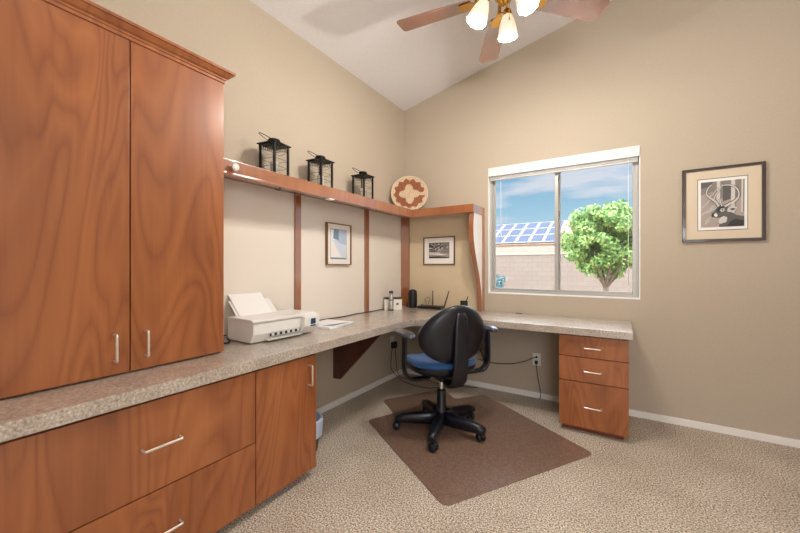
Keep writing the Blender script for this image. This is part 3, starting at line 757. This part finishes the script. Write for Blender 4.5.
# base
bs_ = None
bm = B(); lathe(bm, [(0, .075), (.04, .075), (.048, .09), (.045, .13), (.034, .15), (.034, .29), (.03, .3), (0, .3)], seg=24)
hub = obj('base_hub', bm, M['chair_plastic'], ch)
bm = B(); cyl(bm, (0, 0), .014, .3, .40, 16); obj('gas_column', bm, M['chrome'], ch)
for k in range(5):
    an = base_rot + 2*PI*k/5
    R_ = Matrix.Rotation(an, 4, 'Z')
    bm = B()
    secs = [(.02, .036, .055, .14), (.1, .036, .055, .135), (.2, .033, .056, .125), (.29, .03, .06, .115), (.342, .024, .064, .098)]
    rows = []
    for x, w, z0, z1 in secs:
        rows.append([bm.verts.new(R_ @ Vector(p)) for p in ((x, -w, z0), (x, w, z0), (x, w, z1-.014), (x, w*.6, z1), (x, -w*.6, z1), (x, -w, z1-.014))])
    for a_, b_ in zip(rows, rows[1:]):
        for i in range(6):
            f = bm.faces.new([a_[i], a_[(i+1) % 6], b_[(i+1) % 6], b_[i]]); f.smooth = True
    bm.faces.new(rows[0]); bm.faces.new(rows[-1][::-1])
    leg = obj('leg', bm, M['chair_plastic'], ch)
    bm = B()
    sw = R_ @ Matrix.Translation((.32, 0, 0)) @ Matrix.Rotation(k*1.3+.5, 4, 'Z')
    for s in (-1, 1):
        mm = sw @ Matrix.Translation((-.015, s*.0185, .0275)) @ Matrix.Rotation(PI/2, 4, 'X')
        lathe(bm, [(0, -.009), (.022, -.009), (.027, -.005), (.027, .005), (.022, .009), (0, .009)], seg=20, mat=mm)
    prism_pts = []
    t_ = bmesh.new()
    lathe(t_, [(.006, -.03), (.006, .014), (0, .015)], (0, 0, .06), 10)
    for v in t_.verts: pass
    join(bm, t_, 0, sw)
    t_ = bmesh.new()
    for s in range(1):
        arc = [(-.015+.031*math.cos(PI*q/8), .0275+.031*math.sin(PI*q/8)) for q in range(0, 9)]
        prism(t_, arc, -.011, .011, 'y')
    join(bm, t_, 0, sw)
    obj('caster', bm, M['chair_plastic'], leg)
# mechanism
bm = B(); box(bm, -.10, .08, -.06, .06, .385, .43, .01); box(bm, -.02, .02, .06, .2, .405, .413, .003); obj('tilt_mechanism', bm, M['chair_plastic'], ch)
# seat
def sup(th, a_, b_, n=2.6, front=0):
    c, s = math.cos(th), math.sin(th)
    return (a_*math.copysign(abs(c)**(2/n), c), b_*math.copysign(abs(s)**(2/n), s))
def seatfn(u, v, w):
    x = u+.02
    dz = -.03*max(0, (u-.08)/.16)**2 + .02*max(0, (-u)/.24)**2 + .018*(v/.24)**2 
    return (x, v, w+dz)
SZ = .455
bm = B(); pillow(bm, lambda t: sup(t, .235, .25), [(0, SZ-.035), (.75, SZ-.03), (.95, SZ-.01), (1, SZ+.012), (1.0, SZ+.032)], seatfn); obj('seat_shell', bm, M['chair_plastic'], ch)
bm = B(); pillow(bm, lambda t: sup(t, .235, .25), [(.97, SZ+.028), (1.0, SZ+.036), (1.0, SZ+.052), (.97, SZ+.066), (.9, SZ+.076), (.75, SZ+.08), (.45, SZ+.075), (0, SZ+.072)], seatfn); obj('seat', bm, M['seat_fabric'], ch)
# backrest: egg outline, lower part wider
def eg(t):
    c, s = math.cos(t), math.sin(t)
    w = .268 - .075*max(0, s)**1.3
    n = 2.2
    return (w*math.copysign(abs(c)**(2/n), c), (.205 if s > 0 else .20)*math.copysign(abs(s)**(2/n), s))
def backfn(u, v, w):
    # u along the chair's left, v up, w forward
    bend = .11*(u/.25)**2*.55
    return (-.235 + w + bend - .12*v, u, .745 + v)
bm = B(); pillow(bm, eg, [(0, -.03), (.6, -.028), (.85, -.022), (.96, -.012), (1.0, .002), (1.0, .012), (.97, .014)], backfn, seg=56); obj('back_shell', bm, M['chair_plastic'], ch)
bm = B(); pillow(bm, eg, [(.955, .01), (.985, .018), (.975, .032), (.92, .043), (.7, .05), (.4, .05), (0, .048)], backfn, seg=56); obj('backrest', bm, M['seat_fabric'], ch)
# J-shaped spine
bm = B()
sec = [(-.262-.012, .90, .03), (-.268-.005, .87, .045), (-.272, .8, .052), (-.272, .7, .055), (-.268, .6, .056), (-.262, .5, .058), (-.252, .44, .056), (-.22, .395, .052), (-.16, .372, .048), (-.09, .385, .045)]
path = [Vector((x, 0, z)) for x, z, w in sec]
rows = []
for i, (x, z, w) in enumerate(sec):
    d = (path[min(i+1, len(path)-1)]-path[max(i-1, 0)]).normalized(); nrm = Vector((d.z, 0, -d.x))
    if nrm.x > 0: nrm = -nrm
    if i >= 8: nrm = Vector((0, 0, -1))
    p = path[i]; th = .016 if i > 0 else .006
    ring_ = []
    for q in range(12):
        an = 2*PI*q/12; c, s = math.cos(an), math.sin(an)
        ring_.append(bm.verts.new(p + Vector((0, w*math.copysign(abs(c)**.6, c), 0)) + nrm*th*math.copysign(abs(s)**.6, s)))
    rows.append(ring_)
for a_, b_ in zip(rows, rows[1:]):
    for q in range(12):
        f = bm.faces.new([a_[q], a_[(q+1) % 12], b_[(q+1) % 12], b_[q]]); f.smooth = True
bm.faces.new(rows[0]); bm.faces.new(rows[-1][::-1])
obj('back_spine', bm, M['chair_plastic'], ch)
# armrests
for s in (1, -1):
    bm = B()
    AO = -.04; pth = smooth_path([(-.03, s*.12, .415), (-.03, s*.25+AO, .41), (-.03, s*.32+AO, .425), (-.03, s*.352+AO, .48), (-.03, s*.355+AO, .56), (-.03, s*.352+AO, .68), (-.03, s*.345+AO, .73)], 5)
    rows = []
    for i, p in enumerate(pth):
        d = (pth[min(i+1, len(pth)-1)]-pth[max(i-1, 0)]).normalized(); nr = Vector((0, d.z, -d.y))
        rg = []
        for q in range(10):
            an = 2*PI*q/10; c, sn = math.cos(an), math.sin(an)
            rg.append(bm.verts.new(p + Vector((.032*math.copysign(abs(c)**.7, c), 0, 0)) + nr*.012*math.copysign(abs(sn)**.7, sn)))
        rows.append(rg)
    for a_, b_ in zip(rows, rows[1:]):
        for q in range(10):
            f = bm.faces.new([a_[q], a_[(q+1) % 10], b_[(q+1) % 10], b_[q]]); f.smooth = True
    bm.faces.new(rows[0]); bm.faces.new(rows[-1][::-1])
    ar = obj('armrest_support', bm, M['chair_plastic'], ch)
    bm = B(); pillow(bm, lambda t: sup(t, .135, .043, 2.8), [(0, .69), (.8, .69), (.97, .696), (1, .706), (.97, .716), (.85, .723), (.5, .725), (0, .725)], lambda u, v, w: (u-.015, v+s*.345+AO, w+.032 - .5*max(0, abs(u)-.09)**1.5*2), seg=32)
    obj('armrest_pad', bm, M['pad_grey'], ch)

# ------------------------------------------------------------------ ceiling fan
FX, FY, FZ = 1.538, -1.388, 2.80
fan = thing('ceiling_fan', 'five-blade ceiling fan with brass light kit hanging from the vaulted ceiling', 'ceiling fan', (FX, FY, 0))
ctop = cz(FX)
bm = B(); lathe(bm, [(0, ctop-.09), (.03, ctop-.09), (.06, ctop-.06), (.072, ctop-.02), (.072, ctop+.012), (0, ctop+.012)], seg=28); obj('ceiling_canopy', bm, M['brass'], fan)
bm = B(); cyl(bm, (0, 0), .0125, FZ+.18, ctop-.08, 16); obj('downrod', bm, M['brass'], fan)
bm = B(); lathe(bm, [(0, FZ+.2), (.05, FZ+.2), (.09, FZ+.18), (.13, FZ+.15), (.14, FZ+.12), (.14, FZ+.09), (.11, FZ+.06), (.08, FZ+.05), (0, FZ+.05)], seg=36); obj('motor_housing', bm, M['brass'], fan)
for k in range(5):
    an = math.radians(116+72*k)
    R_ = Matrix.Translation((0, 0, FZ)) @ Matrix.Rotation(an, 4, 'Z') @ Matrix.Rotation(math.radians(-11), 4, 'X')
    bm = B()
    ol = rounded([(.19, -.06, 0), (.662, -.076, 0), (.662, .076, 0), (.19, .06, 0)], .03, 5)
    t_ = bmesh.new(); prism(t_, ol, -.003, .004, 'z'); join(bm, t_, 0, R_)
    bl_ = obj('blade', bm, M['blade_wood'], fan)
    bm = B(); t_ = bmesh.new(); prism(t_, [(.14, -.018), (.17, -.016), (.2, -.045), (.26, -.04), (.27, 0), (.26, .04), (.2, .045), (.17, .016), (.14, .018)], -.008, -.0035, 'z'); join(bm, t_, 0, R_)
    tube(bm, [Matrix.Translation((0, 0, FZ)) @ Matrix.Rotation(an, 4, 'Z') @ Vector(q) for q in ((.1, 0, .075), (.13, 0, .07), (.15, 0, .03), (.165, 0, -.004))], .012, 8)
    obj('blade_iron', bm, M['brass'], bl_)
LZ = FZ+.075
bm = B(); lathe(bm, [(0, LZ-.021), (.055, LZ-.021), (.06, LZ-.05), (.055, LZ-.09), (.035, LZ-.115), (.02, LZ-.13), (.012, LZ-.14), (0, LZ-.143)], seg=28); lk = obj('light_fitter', bm, M['brass'], fan)
LIGHTS = []
for k in range(3):
    an = math.radians(96+120*k)
    R_ = Matrix.Rotation(an, 4, 'Z')
    bm = B(); tube(bm, [R_ @ p for p in smooth_path([(.045, 0, LZ-.07), (.075, 0, LZ-.06), (.1, 0, LZ-.075), (.108, 0, LZ-.1)], 5)], .008, 8)
    tl = math.radians(-22 if k != 0 else -10)
    S_ = R_ @ Matrix.Translation((.108, 0, LZ-.10)) @ Matrix.Rotation(tl, 4, 'Y')
    lathe(bm, [(0, .01), (.02, .008), (.026, -.005), (.026, -.03), (.02, -.035), (0, -.035)], seg=20, mat=S_)
    arm = obj('light_arm', bm, M['brass'], fan)
    bm = B(); lathe(bm, [(.024, -.02), (.03, -.035), (.04, -.06), (.049, -.095), (.053, -.125), (.058, -.15), (.0545, -.15), (.05, -.125), (.046, -.095), (.037, -.06), (.027, -.037)], seg=72, mat=S_, flute=.05, nfl=10)
    obj('glass_shade', bm, M['shade'], arm)
    bm = B(); lathe(bm, [(0, -.036), (.013, -.04), (.018, -.06), (.03, -.085), (.028, -.105), (.015, -.118), (0, -.12)], seg=16, mat=S_); obj('bulb', bm, M['bulb'], arm)
    LIGHTS.append(S_ @ Vector((0, 0, -.16)))
for k, d in enumerate(((.03, 0), (-.03, .01))):
    bm = B(); tube(bm, [(d[0], d[1], LZ-.13), (d[0], d[1], LZ-.22)], .0015, 5); lathe(bm, [(0, -.015), (.005, -.01), (.003, 0), (0, .001)], (d[0], d[1], LZ-.22), 8)
    # hidden chains would sit above the frame; kept as small parts of the light kit
    obj('pull_chain', bm, M['brass'], fan)

# ------------------------------------------------------------------ outside
bm = B(); box(bm, -40, 40, .6, 60, -.3, -.18); struct('ground', bm, M['gravel'])
bm = B(); box(bm, -14, 10, 12.9, 13.1, -.18, 1.74); g = obj('wall_blocks', bm, M['block'])
gw = thing('garden_wall', 'long tan block wall across the yard seen through the window', 'wall'); g.parent = gw
bm = B(); box(bm, -14, 10, 12.87, 13.13, 1.74, 1.82, .01); obj('wall_cap', bm, M['stucco'], gw)
hs = thing('neighbour_house', 'low stucco house with solar panels on its roof behind the block wall', 'house')
bm = B(); box(bm, -9.5, -.2, 15.15, 22, -.18, 2.36); obj('house_wall', bm, M['stucco'], hs)
bm = B(); prism(bm, [(15.12, 2.3), (15.1, 2.36), (18.6, 3.86), (22.4, 2.34), (22.4, 2.2)], -9.9, .1, 'x'); obj('roof', bm, M['roof'], hs)
sl = math.atan2(3.86-2.34, 18.6-15.1)
for r_ in range(3):
    for c_ in range(8):
        bm = B()
        RM = Matrix.Translation((-5.9+c_*.68, 15.12, 2.43)) @ Matrix.Rotation(sl, 4, 'X')
        box(bm, 0, .64, .02+r_*1.12, .02+r_*1.12+1.09, 0, .04, 0, rot=RM)
        p_ = obj('solar_panel', bm, M['solar_frame'], hs)
        bm = B(); box(bm, .04, .6, .06+r_*1.12, .02+r_*1.12+1.06, .04, .046, 0, rot=RM); obj('solar_cells', bm, M['solar'], p_)
# citrus tree
def tree(name, label, loc, trunk_h, cr, ch_, n, lm, leaf=.05, seed=1, cz_=None, cat='tree'):
    rnd = random.Random(seed); t = thing(name, label, cat, loc)
    bm = B(); base = Vector((0, 0, 0))
    tube(bm, smooth_path([(0, 0, 0), (.02, 0, trunk_h*.5), (0, .02, trunk_h)], 4), .06*cr, 8, rs=None)
    for k in range(7):
        an = 2*PI*k/7+rnd.random(); e_ = Vector((math.cos(an)*cr*.6, math.sin(an)*cr*.6, trunk_h+ch_*(.35+.3*rnd.random())))
        m_ = e_*.5 + Vector((0, 0, trunk_h*.4)); pts = smooth_path([(0, .01, trunk_h*.85), m_, e_], 5)
        tube(bm, pts, .03, 6, rs=[.045*cr*(1-.75*i/(len(pts)-1)) for i in range(len(pts))])
    obj('trunk', bm, M['bark'], t)
    bm = B(); cen = Vector((0, 0, cz_ if cz_ else trunk_h+ch_*.5))
    clumps = []
    for i in range(130):
        d = Vector((rnd.gauss(0, 1), rnd.gauss(0, 1), rnd.gauss(0, 1))).normalized()
        rr = .45+.5*rnd.random()
        clumps.append((cen+Vector((d.x*cr*rr, d.y*cr*rr, d.z*ch_*.5*rr)), (.12+.12*rnd.random())*cr))
    for i in range(n):
        c, r = rnd.choice(clumps); d = Vector((rnd.gauss(0, 1), rnd.gauss(0, 1), rnd.gauss(0, 1))).normalized()
        p = c+d*r*(.5+.6*rnd.random())
        nrm = (d+Vector((rnd.gauss(0, .5), rnd.gauss(0, .5), rnd.gauss(0, .5)))).normalized()
        a_ = nrm.orthogonal().normalized(); b_ = nrm.cross(a_); q = rnd.random()*6.28
        u = a_*math.cos(q)+b_*math.sin(q); w = nrm.cross(u); s = leaf*(.7+.6*rnd.random())
        vs = [bm.verts.new(p+u*s), bm.verts.new(p+w*s*.45+nrm*s*.1), bm.verts.new(p-u*s), bm.verts.new(p-w*s*.45+nrm*s*.1)]
        bm.faces.new(vs)
    me = bpy.data.meshes.new('foliage'); bm.to_mesh(me); bm.free(); me.materials.append(lm)
    o = bpy.data.objects.new('foliage', me); COL.objects.link(o); o.parent = t
tree('citrus_tree', 'round leafy green tree in the yard behind the right window pane', (1.79, 7.05, -.18), 1.0, 1.05, 1.85, 20000, M['leaf'], leaf=.052, seed=4, cz_=2.06)
tree('sage_shrub', 'grey-green shrub at the foot of the garden wall seen low in the left pane', (-2.35, 10.9, -.18), .2, .55, 1.0, 1800, M['leaf_blue'], leaf=.06, seed=9, cz_=.62, cat='shrub')

# ------------------------------------------------------------------ sky
w = bpy.data.worlds.new('sky'); scene.world = w; w.use_nodes = True; nt = w.node_tree
for n in list(nt.nodes): nt.nodes.remove(n)
def N(kind): return nt.nodes.new(kind)
out = N('ShaderNodeOutputWorld'); bg = N('ShaderNodeBackground'); nt.links.new(bg.outputs[0], out.inputs[0])
tc = N('ShaderNodeTexCoord'); sep = N('ShaderNodeSeparateXYZ'); nt.links.new(tc.outputs['Generated'], sep.inputs[0])
def ramp(src, stops):
    r = N('ShaderNodeValToRGB'); e = r.color_ramp.elements
    while len(e) < len(stops): e.new(.5)
    for i, (p, c) in enumerate(stops): e[i].position = p; e[i].color = lin(c)
    nt.links.new(src, r.inputs[0]); return r.outputs[0]
grad = ramp(sep.outputs[2], [(0, (200, 222, 232)), (.09, (176, 212, 230)), (.2, (138, 186, 216)), (.27, (118, 172, 210)), (.4, (214, 224, 234)), (1, (214, 224, 234))])
mp = N('ShaderNodeMapping'); mp.inputs['Scale'].default_value = (1, 1, 5.2); mp.inputs['Location'].default_value = (.35, .1, .2); nt.links.new(tc.outputs['Generated'], mp.inputs[0])
ns = N('ShaderNodeTexNoise'); ns.inputs['Scale'].default_value = 3.4; ns.inputs['Detail'].default_value = 6; ns.inputs['Roughness'].default_value = .52; nt.links.new(mp.outputs[0], ns.inputs['Vector'])
mask = ramp(ns.outputs['Fac'], [(.44, (0, 0, 0)), (.58, (225, 225, 225))])
mx = N('ShaderNodeMix'); mx.data_type = 'RGBA'; nt.links.new(mask, mx.inputs['Factor']); nt.links.new(grad, mx.inputs['A']); mx.inputs['B'].default_value = lin((228, 226, 234))
nt.links.new(mx.outputs['Result'], bg.inputs[0])
st = N('ShaderNodeMapRange'); nt.links.new(sep.outputs[2], st.inputs[0])
st.inputs['From Min'].default_value = .25; st.inputs['From Max'].default_value = .42; st.inputs['To Min'].default_value = 1.0; st.inputs['To Max'].default_value = 8.0
nt.links.new(st.outputs[0], bg.inputs[1])

# ------------------------------------------------------------------ lights
def light(name, kind, loc, energy, color=(1, 1, 1), **kw):
    d = bpy.data.lights.new(name, kind); d.energy = energy; d.color = color
    for k, v in kw.items():
        if k != 'rot': setattr(d, k, v)
    o = bpy.data.objects.new(name, d); COL.objects.link(o); o.location = loc
    if 'rot' in kw: o.rotation_euler = kw['rot']
    return o
light('sun', 'SUN', (0, 0, 10), 2.0, (1, .95, .88), angle=.01, rot=(math.radians(52), 0, math.radians(-28)))
for i, p in enumerate(LIGHTS):
    light('fan_lamp', 'POINT', (FX+p.x, FY+p.y, p.z), 27, (1, .95, .88), shadow_soft_size=.022)
# fill lamp added in the unseen doorway to brighten the room
light('doorway_fill', 'AREA', ((DX0+DX1)/2, YR+.02, 1.25), 24, (.94, .97, 1), shape='RECTANGLE', size=.82, size_y=1.8, rot=(math.radians(52), 0, math.radians(12)))
# unseen fill added behind the camera, aimed up to brighten the ceiling
light('ceiling_fill', 'AREA', (2.95, -3.7, 1.75), 48, (.97, .98, 1), shape='DISK', size=1.0, rot=(math.radians(180-14), 0, 0))
# sky light through the window
pl = light('window_portal', 'AREA', (1.62, .13, 1.57), 1, shape='RECTANGLE', size=1.24, size_y=1.24, rot=(math.radians(-90), 0, 0))
pl.data.cycles.is_portal = True

# ------------------------------------------------------------------ camera
cam = bpy.data.cameras.new('camera'); cam.sensor_width = 36; cam.lens = 348/800*36; cam.clip_start = .02; cam.clip_end = 200
co = bpy.data.objects.new('camera', cam); COL.objects.link(co)
co.location = (2.107, -3.42, 1.22); co.rotation_euler = (math.radians(90), 0, math.radians(32.3))
scene.camera = co
vs = scene.view_settings
vs.view_transform = 'Standard'; vs.look = 'None'; vs.gamma = 1; vs.use_curve_mapping = False; vs.exposure = .17
